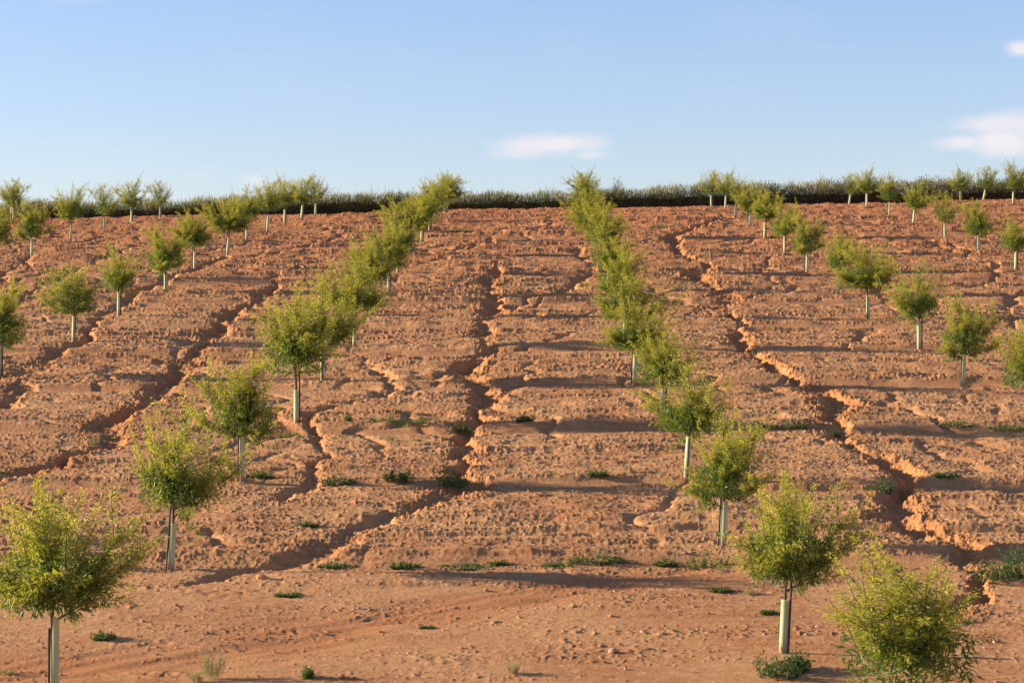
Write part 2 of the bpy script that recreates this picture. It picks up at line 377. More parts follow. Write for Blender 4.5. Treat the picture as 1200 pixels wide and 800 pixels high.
# ------------------------------------------------------------------ leaves and twigs
def leaf_quads(P, D, L, Wd, rng, fold=.35):
    """folded lance-shaped leaves: base, two sides, tip (two triangles sharing the midrib)"""
    n = len(P); D = D / (np.linalg.norm(D, axis=1, keepdims=True) + 1e-9)
    r = rng.normal(size=(n, 3)); S = np.cross(D, r); S /= np.linalg.norm(S, axis=1, keepdims=True) + 1e-9
    Nn = np.cross(D, S)
    L = L[:, None]; Wd = Wd[:, None]
    droop = np.zeros((n, 3)); droop[:, 2] = -.12
    v0 = P; v1 = P + D * L * .45 + S * Wd * .5 + Nn * Wd * fold; v3 = P + D * L * .45 - S * Wd * .5 + Nn * Wd * fold
    v2 = P + (D + droop) * L; vm = P + D * L * .5
    V = np.stack([v0, v1, v2, v3, vm], 1).reshape(-1, 3)
    b = np.arange(n)[:, None] * 5
    F = np.concatenate([b + np.array([[0, 1, 4]]), b + np.array([[1, 2, 4]]), b + np.array([[2, 3, 4]]), b + np.array([[3, 0, 4]])], 0)
    return V, F
def tubes(paths, sides=5):
    """paths: list of (points (k,3), radii (k))"""
    Vs, Fs = [], []; off = 0
    for pts, rad in paths:
        pts = np.asarray(pts, float); k = len(pts)
        tan = np.gradient(pts, axis=0); tan /= np.linalg.norm(tan, axis=1, keepdims=True) + 1e-9
        ref = np.array([.31, .95, .07]); 
        s = np.cross(tan, ref); s /= np.linalg.norm(s, axis=1, keepdims=True) + 1e-9; q = np.cross(tan, s)
        a = np.arange(sides) * 2 * math.pi / sides
        ring = (np.cos(a)[None, :, None] * s[:, None, :] + np.sin(a)[None, :, None] * q[:, None, :]) * np.asarray(rad)[:, None, None] + pts[:, None, :]
        Vs.append(ring.reshape(-1, 3))
        for i in range(k - 1):
            for j in range(sides):
                Fs.append((off + i * sides + j, off + i * sides + (j + 1) % sides, off + (i + 1) * sides + (j + 1) % sides, off + (i + 1) * sides + j))
        off += k * sides
    return np.concatenate(Vs), np.array(Fs)
def curve(p0, d, L, up, rng, k=6, wig=.05):
    """a shoot: bends upwards (up>0) or droops (up<0)"""
    d = np.array(d, float); d /= np.linalg.norm(d); pts = [np.array(p0, float)]
    for i in range(k - 1):
        d = d + np.array([0, 0, up / k]) + rng.normal(size=3) * wig; d /= np.linalg.norm(d)
        pts.append(pts[-1] + d * L / (k - 1))
    return np.array(pts)

def make_tree_meshes(seed, kind):
    rng = np.random.default_rng(seed)
    limbs = []; P = []; D = []; L = []; Wd = []; A = []
    def leaves_on(path, n, t0, size, age0, age1, spread=.9):
        k = len(path) - 1
        t = t0 + (1 - t0) * rng.random(n) ** .9; f = t * k; i = np.minimum(f.astype(int), k - 1); fr = (f - i)[:, None]
        p = path[i] * (1 - fr) + path[i + 1] * fr; dr = path[i + 1] - path[i]; dr /= np.linalg.norm(dr, axis=1, keepdims=True)
        side = rng.normal(size=(n, 3)); side -= (side * dr).sum(1, keepdims=True) * dr; side /= np.linalg.norm(side, axis=1, keepdims=True) + 1e-9
        dl = dr * .7 + side * spread * 1.25 + np.array([0, 0, -.12]); P.append(p + dl * rng.uniform(0, .014, n)[:, None]); D.append(dl + rng.normal(size=(n, 3)) * .25); sz = 1.08 * size * rng.uniform(.6, 1.25, n) * (1.08 - .45 * t)
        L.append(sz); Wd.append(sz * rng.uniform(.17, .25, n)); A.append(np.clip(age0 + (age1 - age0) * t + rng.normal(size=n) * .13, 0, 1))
    dens = kind['dens'] * .88
    top = kind['fork']
    trunk = curve((0, 0, -.05), (0, 0, 1), top + .3, 0, rng, 9, .018)
    trunk[:, :2] *= np.clip((trunk[:, 2:3] - .55) / .6, 0.0, 1)
    limbs.append((trunk, np.linspace(.021, .012, 9)))
    nm = kind['mains']; a0 = rng.uniform(0, 6.28)
    for j in range(nm):
        a = j * 2.39996 + rng.normal() * .3
        z0 = top + rng.uniform(-.10, .26); u = rng.random()
        elv = R(rng.uniform(*kind['elev']))
        if j == 0: elv = R(82)
        i0 = min(int((z0 + .05) / (top + .3) * 8), 8)
        p0 = trunk[i0].copy(); p0[2] = z0
        d = (math.cos(a) * math.cos(elv), math.sin(a) * math.cos(elv), math.sin(elv))
        ln = rng.uniform(*kind['len']) * (.84 + .30 * math.sin(elv)) * (1 + .24 * math.cos(a - a0)) * (1.2 if j == 0 else 1)
        path = curve(p0, d, ln, .70, rng, 7, .06); limbs.append((path, np.linspace(.0095, .003, 7)))
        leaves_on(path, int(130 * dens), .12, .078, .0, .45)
        ns = int(rng.integers(*kind['side']) * 1.25)
        for q in range(ns):
            t = rng.uniform(.10, 1.0); f = t * 6; i = min(int(f), 5); p = path[i] * (1 - f + i) + path[i + 1] * (f - i)
            dr = path[i + 1] - path[i]; dr /= np.linalg.norm(dr)
            r = rng.normal(size=3); r[2] = r[2] * .6 + (.25 if t > .4 else -.15)
            d2 = dr * .75 + r * .62
            l2 = rng.uniform(.16, .46) * (1.0 if t > .3 else .85)
            if rng.random() < .2: l2 *= 1.35
            pt = curve(p, d2, l2, .35 if t > .35 else -.15, rng, 5, .07)
            limbs.append((pt, np.linspace(.0035, .0015, 5)))
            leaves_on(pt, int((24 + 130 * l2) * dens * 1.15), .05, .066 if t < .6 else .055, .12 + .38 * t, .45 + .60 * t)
    # leader sprays: thin feathery tips above the crown
    for q in range(int(kind['sprays'] * 2.1)):
        a = rng.uniform(0, 2 * math.pi); rr = rng.uniform(0, .36)
        p = np.array([math.cos(a) * rr, math.sin(a) * rr, top + rng.uniform(.35, .62)])
        pt = curve(p, (math.cos(a) * rng.uniform(.1, .75), math.sin(a) * rng.uniform(.1, .75), 1), rng.uniform(.40, .72), .1, rng, 6, .05)
        limbs.append((pt, np.linspace(.0035, .0012, 6)))
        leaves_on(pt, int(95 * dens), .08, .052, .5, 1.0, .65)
    # hanging leaves in the dense heart
    n = int(1300 * dens)
    th = rng.uniform(0, 2 * math.pi, n); rr = .38 * np.sqrt(rng.random(n)) * kind['core']; zz = top + .02 + .42 * rng.random(n) + .18 * rr
    D_ = None; P.append(np.stack([np.cos(th) * rr, np.sin(th) * rr, zz], 1)); dd = rng.normal(size=(n, 3)); dd[:, 2] -= .5; D.append(dd)
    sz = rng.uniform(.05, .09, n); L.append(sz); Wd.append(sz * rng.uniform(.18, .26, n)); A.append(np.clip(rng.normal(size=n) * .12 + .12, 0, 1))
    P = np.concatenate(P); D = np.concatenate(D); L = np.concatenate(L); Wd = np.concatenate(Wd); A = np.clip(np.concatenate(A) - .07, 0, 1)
    V, F = leaf_quads(P, D, L, Wd, rng)
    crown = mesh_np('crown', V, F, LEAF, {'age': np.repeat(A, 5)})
    Vt, Ft = tubes(limbs, 5)
    tr = mesh_np('trunk', Vt, Ft, BARK, None, True)
    hi = np.percentile(V[:, 2], 99.2)
    return crown, tr, hi
KINDS = [dict(dens=1.0, fork=.69, mains=9, elev=(10, 80), len=(.50, .78), side=(9, 13), sprays=7, core=1.0),
         dict(dens=1.1, fork=.65, mains=10, elev=(4, 80), len=(.50, .74), side=(9, 13), sprays=5, core=1.1),
         dict(dens=.85, fork=.73, mains=8, elev=(18, 80), len=(.52, .80), side=(8, 12), sprays=9, core=.9),
         dict(dens=.72, fork=.71, mains=8, elev=(13, 80), len=(.50, .84), side=(7, 11), sprays=10, core=.85),
         dict(dens=1.05, fork=.67, mains=10, elev=(6, 80), len=(.55, .82), side=(9, 13), sprays=6, core=1.0),
         dict(dens=.95, fork=.67, mains=9, elev=(13, 80), len=(.48, .76), side=(9, 12), sprays=8, core=1.0),
         dict(dens=.9, fork=.63, mains=11, elev=(4, 80), len=(.52, .80), side=(8, 12), sprays=7, core=1.05),
         dict(dens=.6, fork=.69, mains=7, elev=(18, 80), len=(.55, .86), side=(7, 10), sprays=12, core=.8)]
def guard_mesh(h, seed):
    rng = np.random.default_rng(seed); s = 20; r = .040; V = []; F = []
    rings = [(0, r), (h * .25, r * .985), (h * .5, r * 1.01), (h * .75, r), (h - .012, r * 1.0), (h - .006, r * 1.09), (h, r * 1.10), (h, r * .93), (h - .03, r * .90), (0, r * .90)]
    for z, rr in rings:
        for j in range(s):
            a = 2 * math.pi * j / s
            q = rr * (1 + .05 * math.cos(2 * a + z * 2)) + (0.003 if j == 0 else 0)
            V.append((q * math.cos(a), q * math.sin(a), z))
    for i in range(len(rings) - 1):
        for j in range(s): F.append((i * s + j, i * s + (j + 1) % s, (i + 1) * s + (j + 1) % s, (i + 1) * s + j))
    return mesh_np('tree_guard', V, F, GUARD, None, True)
def stake_mesh(h):
    V = []; F = []; s = 6; prof = [(-.05, .012), (0, .012), (h * .5, .0115), (h - .02, .011), (h, .006)]
    for z, r in prof:
        for j in range(s): V.append((r * math.cos(j * math.pi / 3), r * math.sin(j * math.pi / 3), z))
    for i in range(len(prof) - 1):
        for j in range(s): F.append((i * s + j, i * s + (j + 1) % s, (i + 1) * s + (j + 1) % s, (i + 1) * s + j))
    for a, b in ((0, 0),): pass
    F.append((24, 25, 26, 27)); F.append((24, 27, 28, 29))
    return mesh_np('stake', V, F, STAKE, None, False)
TM = [make_tree_meshes(100 + i * 7, k) for i, k in enumerate(KINDS)]
GM = {h: guard_mesh(h, 1) for h in (.56, .60, .64, .70, .82)}
SM = {h: stake_mesh(h) for h in (.72, .82, .95)}
ORD = ['first', 'second', 'third', 'fourth', 'fifth', 'sixth', 'seventh', 'eighth', 'ninth', 'tenth', 'eleventh', 'twelfth', 'thirteenth', 'fourteenth', 'fifteenth', 'sixteenth']
def proto(v):
    t = bpy.data.objects.new('young_tree', None); COL.objects.link(t)
    for nm, me in (('crown', TM[v][0]), ('trunk', TM[v][1]), ('tree_guard', GM[.60]), ('stake', SM[.82])): link(nm, me, t)
    return t
def dup(src):
    c = src.copy(); COL.objects.link(c)
    for ch in src.children:
        d = ch.copy(); COL.objects.link(d); d.parent = c
    return c
PROTO = {}; rr = random.Random(5)
# rows of trees: (base x, base y, top y in the photograph, [shape], [guard height], [lean to the right in degrees], [look])
ROWS = {
 'A': ('in the row left of centre', [
    (64, 815, 553, 4, .82, 0, 'large tree in tall pale guard'), (200, 667, 468, 5, .60, 3, 'yellowish tree in short guard'),
    (283, 562, 415, 1, .70, 1, 'dark round tree in pale guard'), (347, 497, 345, 0, .64, 0), (378, 446, 330, 5, .60, 1), (415, 405, 306, 4, .60, 1),
    (434, 370, 283, 0, .60, 1), (455, 342, 264, 6, .60, 1), (466, 319, 248, 5, .60, 2), (480, 299, 234, 4, .56, 0), (494, 283, 224, 0, .60, 1), (503, 270, 214, 6, .60, 2),
    (510, 260, 209, 5, .60, 1), (520.5, 253, 206, 4, .60, 4), (523.6, 249.5, 205, 3, .60, 1)]),
 'B': ('in the row right of centre', [
    (1068, 900, 640, 0, .60, 0, 'bushy crown cut by bottom edge'), (917, 765, 556, 4, .60, 3, 'spreading tree with weedy foot'), (847, 640, 482, 1, .60, 2, 'broad dark tree with black stake'),
    (804, 560, 428, 5, .64, 4), (775, 497, 395, 0, .60, 3), (743, 448, 352, 4, .60, 2), (731, 407, 322, 6, .60, 3), (723.5, 371, 290, 1, .56, 2), (712, 342, 268, 5, .60, 3),
    (704.6, 320, 248, 0, .60, 3), (697, 297, 232, 4, .60, 2), (692, 277, 222, 6, .60, 1), (684, 258, 203, 3, .60, 2), (686, 251, 203, 2, .60, -2)]),
 'C': ('in the row beyond the right gully', [
    (1207, 505, 372, 0, .60, 1, 'crown cut by right edge'), (1128, 452, 346, 1, .64, 3), (1077, 408, 306, 5, .64, 0), (1017, 374, 284, 4, .60, 0), (982, 343, 268, 0, .60, 3), (945.6, 319, 249, 1, .60, 1),
    (919.5, 298, 237, 6, .60, 0), (896, 281, 224, 4, .60, 1), (878, 265.5, 211, 5, .60, 4), (862, 256, 204, 3, .60, 3), (849.8, 246, 203, 2, .60, 4), (833.5, 243, 197, 7, .60, -1)]),
 'D': ('in the row near the right edge', [
    (1190, 318, 250, 5, .60, 2), (1146, 298, 235, 1, .60, 1), (1107, 281, 222, 7, .60, 1, 'sparse two pronged tree'), (1070, 264, 212, 5, .60, 5), (1042, 252, 200, 3, .60, 1), (1015.5, 243, 196, 2, .60, 1), (994.5, 241, 201, 7, .60, 8)]),
 'E': ('in the short top right row', [
    (1187, 241, 188, 3, .60, 3), (1152, 237, 193, 7, .60, 9), (1125, 235, 194, 2, .60, 2)]),
 'F': ('in the left side row', [
    (0, 442, 330, 1, .60, 0, 'crown cut by left edge'), (86, 401, 309, 6, .60, 1), (139, 370, 286, 5, .60, 0), (194, 342, 265, 1, .60, 0), (228, 317, 247, 0, .60, 0), (266, 299, 229, 4, .60, 6), (289, 284, 222, 5, .60, 0),
    (313, 272, 208, 3, .60, 4), (333.5, 263, 206, 2, .60, 1), (353, 258, 206, 2, .60, 4), (369.7, 253.5, 204, 7, .60, 1)]),
 'G': ('in the row near the left edge', [
    (-6, 322, 236, 0, .60, 0, 'crown mostly beyond left edge'), (37, 300, 233, 1, .60, 1), (82.5, 284, 216, 3, .60, 4), (121.5, 272, 213, 7, .60, 3), (154, 263, 208, 2, .60, 0), (187.5, 258, 211, 7, .60, 1)]),
 'H': ('by the hedge at far left', [
    (13, 260, 209, 7, .60, 2), (15.5, 254, 214, 2, .60, 1)]),
}
for rk, (rowtxt, trees) in ROWS.items():
    for i, tr in enumerate(trees):
        bx, by, ty, v, gh, lean = tr[:6]; x, y = px2world(bx, min(by, 799) if by < 800 else by)
        if by > 300:                                        # settle on the real, bumpy surface
            y_ = y
            for _ in range(4):
                slope = .1165 + (by - 400) / FPX
                y_ = min(max(y_ - .6 * (H(x, y_) - (400 - by) / FPX * y_) / slope, y - .8), y + .8); x = (bx - 600) / FPX * y_
            y = y_
        look = tr[6] if len(tr) > 6 else 'young tree in green guard'
        if by > 640:                                        # nearer than the lower edge of the picture allows: keep the planting distance
            pass
        o = dup(PROTO[v]) if v in PROTO else proto(v)
        PROTO.setdefault(v, o)
        sc = (by - ty) / (FPX / y) / TM[v][2]; sc = min(max(sc, .84), 1.25)
        o.location = (x, y, H(x, y) - .03)
        rz = rr.uniform(0, 6.283); wsx = rr.uniform(1.02, 1.26); wsy = wsx * rr.uniform(.9, 1.05); ctilt = rr.uniform(0, 2.5)
        if rk in 'AB' and i > 2: wsx *= 1.08; wsy *= 1.08; by_extra = 1.04
        else: by_extra = 1.0
        if rk in 'AB' and i <= 2 and not (rk == 'B' and i == 0): wsx *= .87; wsy *= .87
        if rk == 'B' and i == 0: wsx = wsy = 1.38
        o.rotation_euler = (R(rr.uniform(-3, 3)), R(lean + rr.uniform(-.6, .6)), 0)
        sc *= by_extra; o.scale = (1.08, .84, 1)
        for ch in o.children:
            k = ch.name.split('.')[0]
            if k in ('crown', 'trunk'):
                ch.rotation_euler = (0, R(ctilt), rz); ch.scale = (sc * wsx, sc * wsy, sc)
            elif k == 'tree_guard':
                ch.data = GM[gh]; ch.scale = (1 / 1.08, 1 / .84, 1); ch.location = (0, 0, 0)
            else:
                h = rr.choice((.72, .82, .95)); ch.data = SM[h]
                a = rr.choice((rr.uniform(2.6, 4.0), rr.uniform(2.6, 4.0), rr.uniform(-.6, .6), rr.uniform(-2.2, -.9)))
                if rk == 'B' and i in (1, 2): a = (-.5, 3.4)[i - 1]; h = .95; ch.data = SM[h]
                ch.location = (.058 * math.cos(a), .058 * math.sin(a), 0); ch.rotation_euler = (R(rr.uniform(-.8, .8)), R(rr.uniform(-.8, .8)), 0)
        tag(o, look + ', ' + (ORD[i] + ' from the front ' if len(trees) > 3 else ['nearest ', 'second ', 'third '][i]) + rowtxt, 'tree', 'young trees planted in rows')

# ------------------------------------------------------------------ hedge along the crest
def hedge_top(X):
    return 1.25 + .18 * noise(X * .28, X * 0, 81) + .10 * noise(X * 1.3, X * 0, 82) + .22 * sst(X, -5, 22)
def build_hedge():
    rng = np.random.default_rng(9)
    # dark core added in the hedge bank to block sky and deepen shade
    xs = np.arange(-70, 70.01, .25); prof = [(-.75, -.3), (-.40, .15), (-.34, .50), (-.20, .78), (.3, .86), (.75, .7), (1.1, -.3)]
    V = []
    for x in xs:
        for dy, h in prof:
            V.append((x, 116.2 + dy + .12 * noise(np.array([x * .8]), np.array([h * 2.]), 84)[0], float(base(x, 116.2)) + h * (1 + .15 * noise(np.array([x * .6]), np.array([0.]), 85)[0])))
    k = len(prof); F = [(i * k + j, (i + 1) * k + j, (i + 1) * k + j + 1, i * k + j + 1) for i in range(len(xs) - 1) for j in range(k - 1)]
    bank = link('dark_bank_core', mesh_np('dark_bank_core', V, F, DARKBANK, None, True)); tag(bank, 'low dark bank core added inside the hedge to block sky light', 'bank', kind='structure')
    def shell(n, x0, x1, y0, hb, size, inner=.35):
        x = rng.uniform(x0, x1, n); ht = hedge_top(x)
        a = rng.uniform(-.1, 1.15, n) * math.pi                   # around the hedge's cross-section
        q = rng.uniform(1 - inner, 1.0, n) * (1 + .18 * noise(x * 1.6, a * 1.3, 86) + .12 * noise(x * 4, a * 3, 87))
        yy = y0 - np.cos(a) * .85 * q; zz = base(x, y0 + 0 * x) + np.maximum(np.sin(a), -.1) ** 1 * ht * q * hb + .02
        d = np.stack([rng.normal(size=n) * .8, -np.cos(a) + rng.normal(size=n) * .6, np.sin(a) + rng.normal(size=n) * .6], 1)
        return np.stack([x, yy, zz], 1), d, size * rng.uniform(.6, 1.3, n), a
    P, D, L, a = shell(230000, -48, 48, 116.0, .80, .085, .42)
    V, F = leaf_quads(P, D, L, L * .5, rng)
    age = np.clip(.12 + .55 * sst(a, .25, .9) * (1 - sst(a, 2.4, 3)) + .5 * noise(P[:, 0] * .7, P[:, 2] * 2, 88) + rng.normal(size=len(P)) * .15, 0, 1)  # lit top and shaded low front of the hedge put into leaf colour
    me = mesh_np('hedge', V, F, [HEDGE, REDHEDGE], {'age': np.repeat(age, 5)})
    red = (noise(P[:, 0] * .35, P[:, 2] * .9, 89) + .55 * sst(P[:, 0], 9, 16) - .18 + rng.normal(size=len(P)) * .15) > .25
    me.polygons.foreach_set('material_index', np.tile(red.astype(np.int32), 4)); me.update()
    o = link('hedge', me); tag(o, 'long low dark green hedge along the crest of the hill', 'hedge')
    # tall grass on top, thinning upwards
    n = 120000; x = rng.uniform(-60, 60, n); keep = rng.random(n) < np.clip(.7 + .6 * noise(x * .35, x * 0, 90), .25, 1); x = x[keep]; n = len(x)
    y = 116.1 + rng.normal(size=n) * .45; z = base(x, y) + hedge_top(x) * rng.uniform(.50, .88, n)
    hgt = .30 * rng.uniform(.4, 1.5, n) * (1 + .5 * noise(x * .9, x * 0, 91)); hgt[rng.random(n) < .015] *= 1.9
    d = np.stack([rng.normal(size=n) * .22 + .08, rng.normal(size=n) * .2, np.ones(n)], 1)
    V, F = leaf_quads(np.stack([x, y, z], 1), d, hgt, np.full(n, .019), rng, .1)
    ag = np.clip(.45 + .5 * noise(x * .5, x * 0 + 3, 92) + rng.normal(size=n) * .2, 0, 1)
    g = link('tall_grass', mesh_np('tall_grass', V, F, GRASS, {'age': np.repeat(ag, 5)})); tag(g, 'tall yellow green grass standing on top of the hedge bank', 'grass', kind='stuff')
build_hedge()
def bush_mesh(seed, rx, rz, n, size, mat_, age=.35, stems=True):
    rng = np.random.default_rng(seed)
    d = rng.normal(size=(n, 3)); d /= np.linalg.norm(d, axis=1, keepdims=True); d[:, 2] = np.abs(d[:, 2])
    th = np.arctan2(d[:, 1], d[:, 0]); q = rng.uniform(.35, 1, n) ** .6 * (1 + .28 * noise(th * 1.3 + seed, d[:, 2] * 2.5, seed) + .2 * noise(th * 3 + seed, d[:, 2] * 5, seed + 1))
    P = d * q[:, None] * np.array([rx, rx, rz])
    D = d + rng.normal(size=(n, 3)) * .5 + np.array([0, 0, .25]); L = size * rng.uniform(.6, 1.3, n)
    V, F = leaf_quads(P, D, L, L * rng.uniform(.25, .4, n), rng)
    A = np.clip(age + .3 * (q - .7) + rng.normal(size=n) * .15, 0, 1)
    return mesh_np('foliage', V, F, mat_, {'age': np.repeat(A, 5)})
# shrubs standing above the hedge: photo x, top y, half width m
for px, ty, hw, txt in [(248, 236, .85, 'small shrub rising from hedge behind the left row'), (50, 233, 1.2, 'bushy shrub in hedge near the left edge'), (723, 213, .45, 'small dark shrub on hedge right of the central row'),
                        (985, 212, .8, 'rounded shrub on hedge beside the leaning guard'), (1080, 210, .7, 'shrub on hedge behind the near right edge row'), (1105, 207, .9, 'dark shrub on hedge left of the short top right row'), (905, 214, .6, 'green shrub on hedge behind the right row'),
                        (1172, 210, 1.0, 'dark bush in hedge between the last two right trees'), (425, 231, .6, 'low green bush on hedge between left and centre rows'), (470, 228, .8, 'yellowish bush on hedge left of the central row'), (592, 226, .5, 'low bush on hedge between the two central rows')]:
    Yh = 116.3; x = (px - 600) / FPX * Yh; zb = float(base(x, Yh)) + .3; zt = (400 - ty) / FPX * Yh
    r = bpy.data.objects.new('shrub', None); COL.objects.link(r); r.location = (x, Yh, zb)
    link('foliage', bush_mesh(int(px), hw, max(zt - zb, .5), 1500, .10, HEDGE, .45), r)
    Vt, Ft = tubes([(curve((0, 0, -.3), (math.cos(a) * .4, math.sin(a) * .4, 1), .7, .1, np.random.default_rng(int(px) + int(a * 9)), 5), np.linspace(.02, .008, 5)) for a in (0, 1.6, 3.1, 4.6)])
    link('stem', mesh_np('stem', Vt, Ft, BARK, None, True), r)
    tag(r, txt, 'shrub', 'shrubs standing up from the hedge')

# ------------------------------------------------------------------ weeds
def clump_mesh(seed, rx, ry, h, n, L0, mat_, age, gaps=0.0, narrow=.3, upright=.6):
    """many short leafy stems over an ellipse of ground; gaps>0 breaks it into tufts"""
    rng = np.random.default_rng(seed); nst = max(8, n // 14); P = []; D = []; A = []
    cnt = 0
    while cnt < nst:
        a = rng.uniform(0, 6.283); q = math.sqrt(rng.random()); x = math.cos(a) * q; y = math.sin(a) * q
        if gaps and noise(np.array([x * rx * 3.2 + seed]), np.array([y * ry * 3.2]), seed)[0] < gaps - .35: 
            if rng.random() < .85: continue
        cnt += 1
        d = np.array([x * .9 * (rx / (rx + h)) + rng.normal() * .25, y * .9 + rng.normal() * .25, upright + .3])
        hh = h * rng.uniform(.45, 1.1) * (1 - .5 * q * q)
        pt = curve((x * rx, y * ry, -.01), d, hh / max(.5, upright + .2), .1, rng, 4, .08)
        t = rng.random(14) * 2.999; i = t.astype(int); f = (t - i)[:, None]
        P.append(pt[i] * (1 - f) + pt[i + 1] * f); D.append((pt[i + 1] - pt[i]) * 8 + rng.normal(size=(14, 3)) * .75 + np.array([0, 0, .3])); A.append(age + .25 * (t / 3 - .5) + rng.normal(size=14) * .12)
    P = np.concatenate(P); D = np.concatenate(D); A = np.clip(np.concatenate(A), 0, 1)
    L = L0 * rng.uniform(.5, 1.3, len(P)); V, F = leaf_quads(P, D, L, L * rng.uniform(.7, 1.2, len(P)) * narrow, rng)
    return mesh_np('weed', V, F, mat_, {'age': np.repeat(A, 5)})
def tuft_mesh(seed, r, h, n, mat_, age):
    rng = np.random.default_rng(seed); P = []; D = []; L = []; Wd = []
    a = rng.uniform(0, 6.283, n); q = np.sqrt(rng.random(n)) * r * .35
    P = np.stack([np.cos(a) * q, np.sin(a) * q, np.zeros(n) - .01], 1)
    D = np.stack([np.cos(a) * rng.uniform(0, .9, n) * r / h * 1.2, np.sin(a) * rng.uniform(0, .9, n) * r / h * 1.2, np.ones(n)], 1) + rng.normal(size=(n, 3)) * .12
    L = h * rng.uniform(.4, 1.1, n); V1, F1 = leaf_quads(P, D, L, np.full(n, .006), rng, .1)
    # seed heads and small leaves on the stalks
    m = n * 4; k = rng.integers(0, n, m); Dn = D / np.linalg.norm(D, axis=1, keepdims=True)
    P2 = P[k] + Dn[k] * (L[k] * rng.uniform(.35, 1, m))[:, None]; V2, F2 = leaf_quads(P2, Dn[k] + rng.normal(size=(m, 3)) * .6, rng.uniform(.015, .035, m), np.full(m, .008), rng)
    A = np.clip(np.concatenate([np.repeat(rng.normal(size=n) * .2 + age, 5), np.repeat(rng.normal(size=m) * .2 + age, 5)]), 0, 1)
    return mesh_np('weed', np.concatenate([V1, V2]), np.concatenate([F1, F2 + len(V1)]), mat_, {'age': A})
# kind, photo x, y of the foot, half width px, height px, label
WEEDS = [
 ('bush', 467, 563, 17, 19, 'small round dark green weed left of the central gully'), ('bush', 531, 568, 19, 27, 'bigger dark green weed in the bend of the central gully'),
 ('mat', 396, 565, 18, 9, 'low green weed mat beside the left rill'), ('tall', 408, 497, 6, 16, 'small upright bright green weed by the fourth left tree'),
 ('mat', 452, 496, 18, 9, 'left end of the green weed strip above the dark weeds'), ('mat', 492, 498, 26, 11, 'densest middle piece of the green weed strip'), ('mat', 534, 499, 16, 10, 'right end of green weed strip at the central gully'),
 ('mat', 410, 505, 12, 4, 'faint flat weed patch below the upright bright weed'), ('tuft', 457, 514, 8, 9, 'tiny grey green tuft below the weed strip'), ('tuft', 488, 514, 8, 7, 'sparse small tuft under the middle of weed strip'),
 ('bush', 617, 498, 11, 13, 'small grey green weed right of the central gully'), ('mat', 700, 561, 12, 7, 'low green weed halfway between gully and right row'),
 ('mat', 830, 659, 26, 17, 'thick green weeds left of the broad dark tree'), ('mat', 779, 655, 14, 8, 'small weeds left of the thick green ones'), ('bush', 915, 787, 33, 30, 'bushy weed around the front guard of the right row'), ('bush', 936, 783, 13, 27, 'dark feathery weed right of the front guard'),
 ('bush', 1172, 678, 30, 34, 'dark green bush growing in the gully at right edge'), ('bush', 1195, 672, 18, 46, 'tall dark weed at right edge beside gully'), ('tuft', 1136, 727, 12, 10, 'small grey tuft below the right gully'),
 ('mat', 475, 662, 18, 8, 'green weed patch left of the lower weed strip'), ('mat', 545, 660, 32, 8, 'long low green weed strip across the slope foot'), ('mat', 585, 656, 12, 6, 'right tip of the low weed strip'), ('mat', 655, 660, 18, 9, 'leafy weeds under the earth step right of centre'), ('mat', 700, 654, 34, 10, 'long weed strip below the earth step'),
 ('mat', 395, 660, 22, 8, 'weed patch at the mouth of the central gully'), ('tuft', 600, 787, 12, 20, 'dry yellow grass tuft near the bottom edge'), ('tall', 361, 794, 8, 17, 'bright green weed at the bottom edge'), ('tuft', 250, 794, 22, 48, 'tall dry stalky weed at the bottom left'),
 ('tuft', 230, 798, 12, 20, 'short dry tuft beside the tall dry weed'), ('mat', 338, 695, 16, 5, 'flat green weed on the smooth foreground left'), ('mat', 121, 748, 12, 10, 'low weed on bare soil right of tall guard'), ('tuft', 8, 784, 12, 10, 'small weed in bottom left corner'),
 ('mat', 500, 734, 8, 3, 'tiny flat weed on the reddish wash'), ('mat', 845, 691, 14, 5, 'small grey weed below the broad dark tree'), ('tuft', 880, 694, 12, 10, 'pale tuft left of the spreading tree'), ('mat', 900, 718, 9, 4, 'tiny green weed beside the front guard'),
 ('mat', 920, 498, 26, 7, 'low green weeds left of the right gully bend'), ('mat', 975, 502, 9, 8, 'small weed inside the right gully'), ('mat', 1120, 498, 22, 7, 'weed line on the track right of gully'), ('mat', 1180, 500, 24, 7, 'weed line on the track at right edge'), ('mat', 1108, 562, 14, 6, 'low weed on the step right of gully'),
 ('mat', 1033, 570, 12, 16, 'weeds on the left lip of right gully'), ('mat', 340, 507, 13, 8, 'weeds at the foot of fourth left tree'), ('bush', 906, 279, 6, 6, 'small dark weed near the hilltop row'), ('mat', 776, 268, 14, 5, 'grey green weed patch below the hedge'), ('mat', 828, 300, 12, 4, 'thin weed patch beside the upper right gully'),
 ('tuft', 110, 518, 9, 14, 'grassy tuft in the left gully'), ('mat', 165, 476, 14, 7, 'small weeds on the lip of left gully'), ('mat', 305, 560, 14, 9, 'weeds right of the dark round tree'), ('tall', 1, 556, 5, 6, 'tiny weed on the left edge'), ('mat', 360, 615, 12, 5, 'small green weed above the gully mouth'), ('tuft', 145, 665, 20, 20, 'brownish grassy weed left of the yellowish tree'),
 ('mat', 400, 418, 12, 4, 'grey weed on the track under the fifth left tree'), ('mat', 540, 273, 14, 3, 'thin weeds beside the top central row'), ('mat', 795, 375, 8, 4, 'tiny weed right of the central row')]
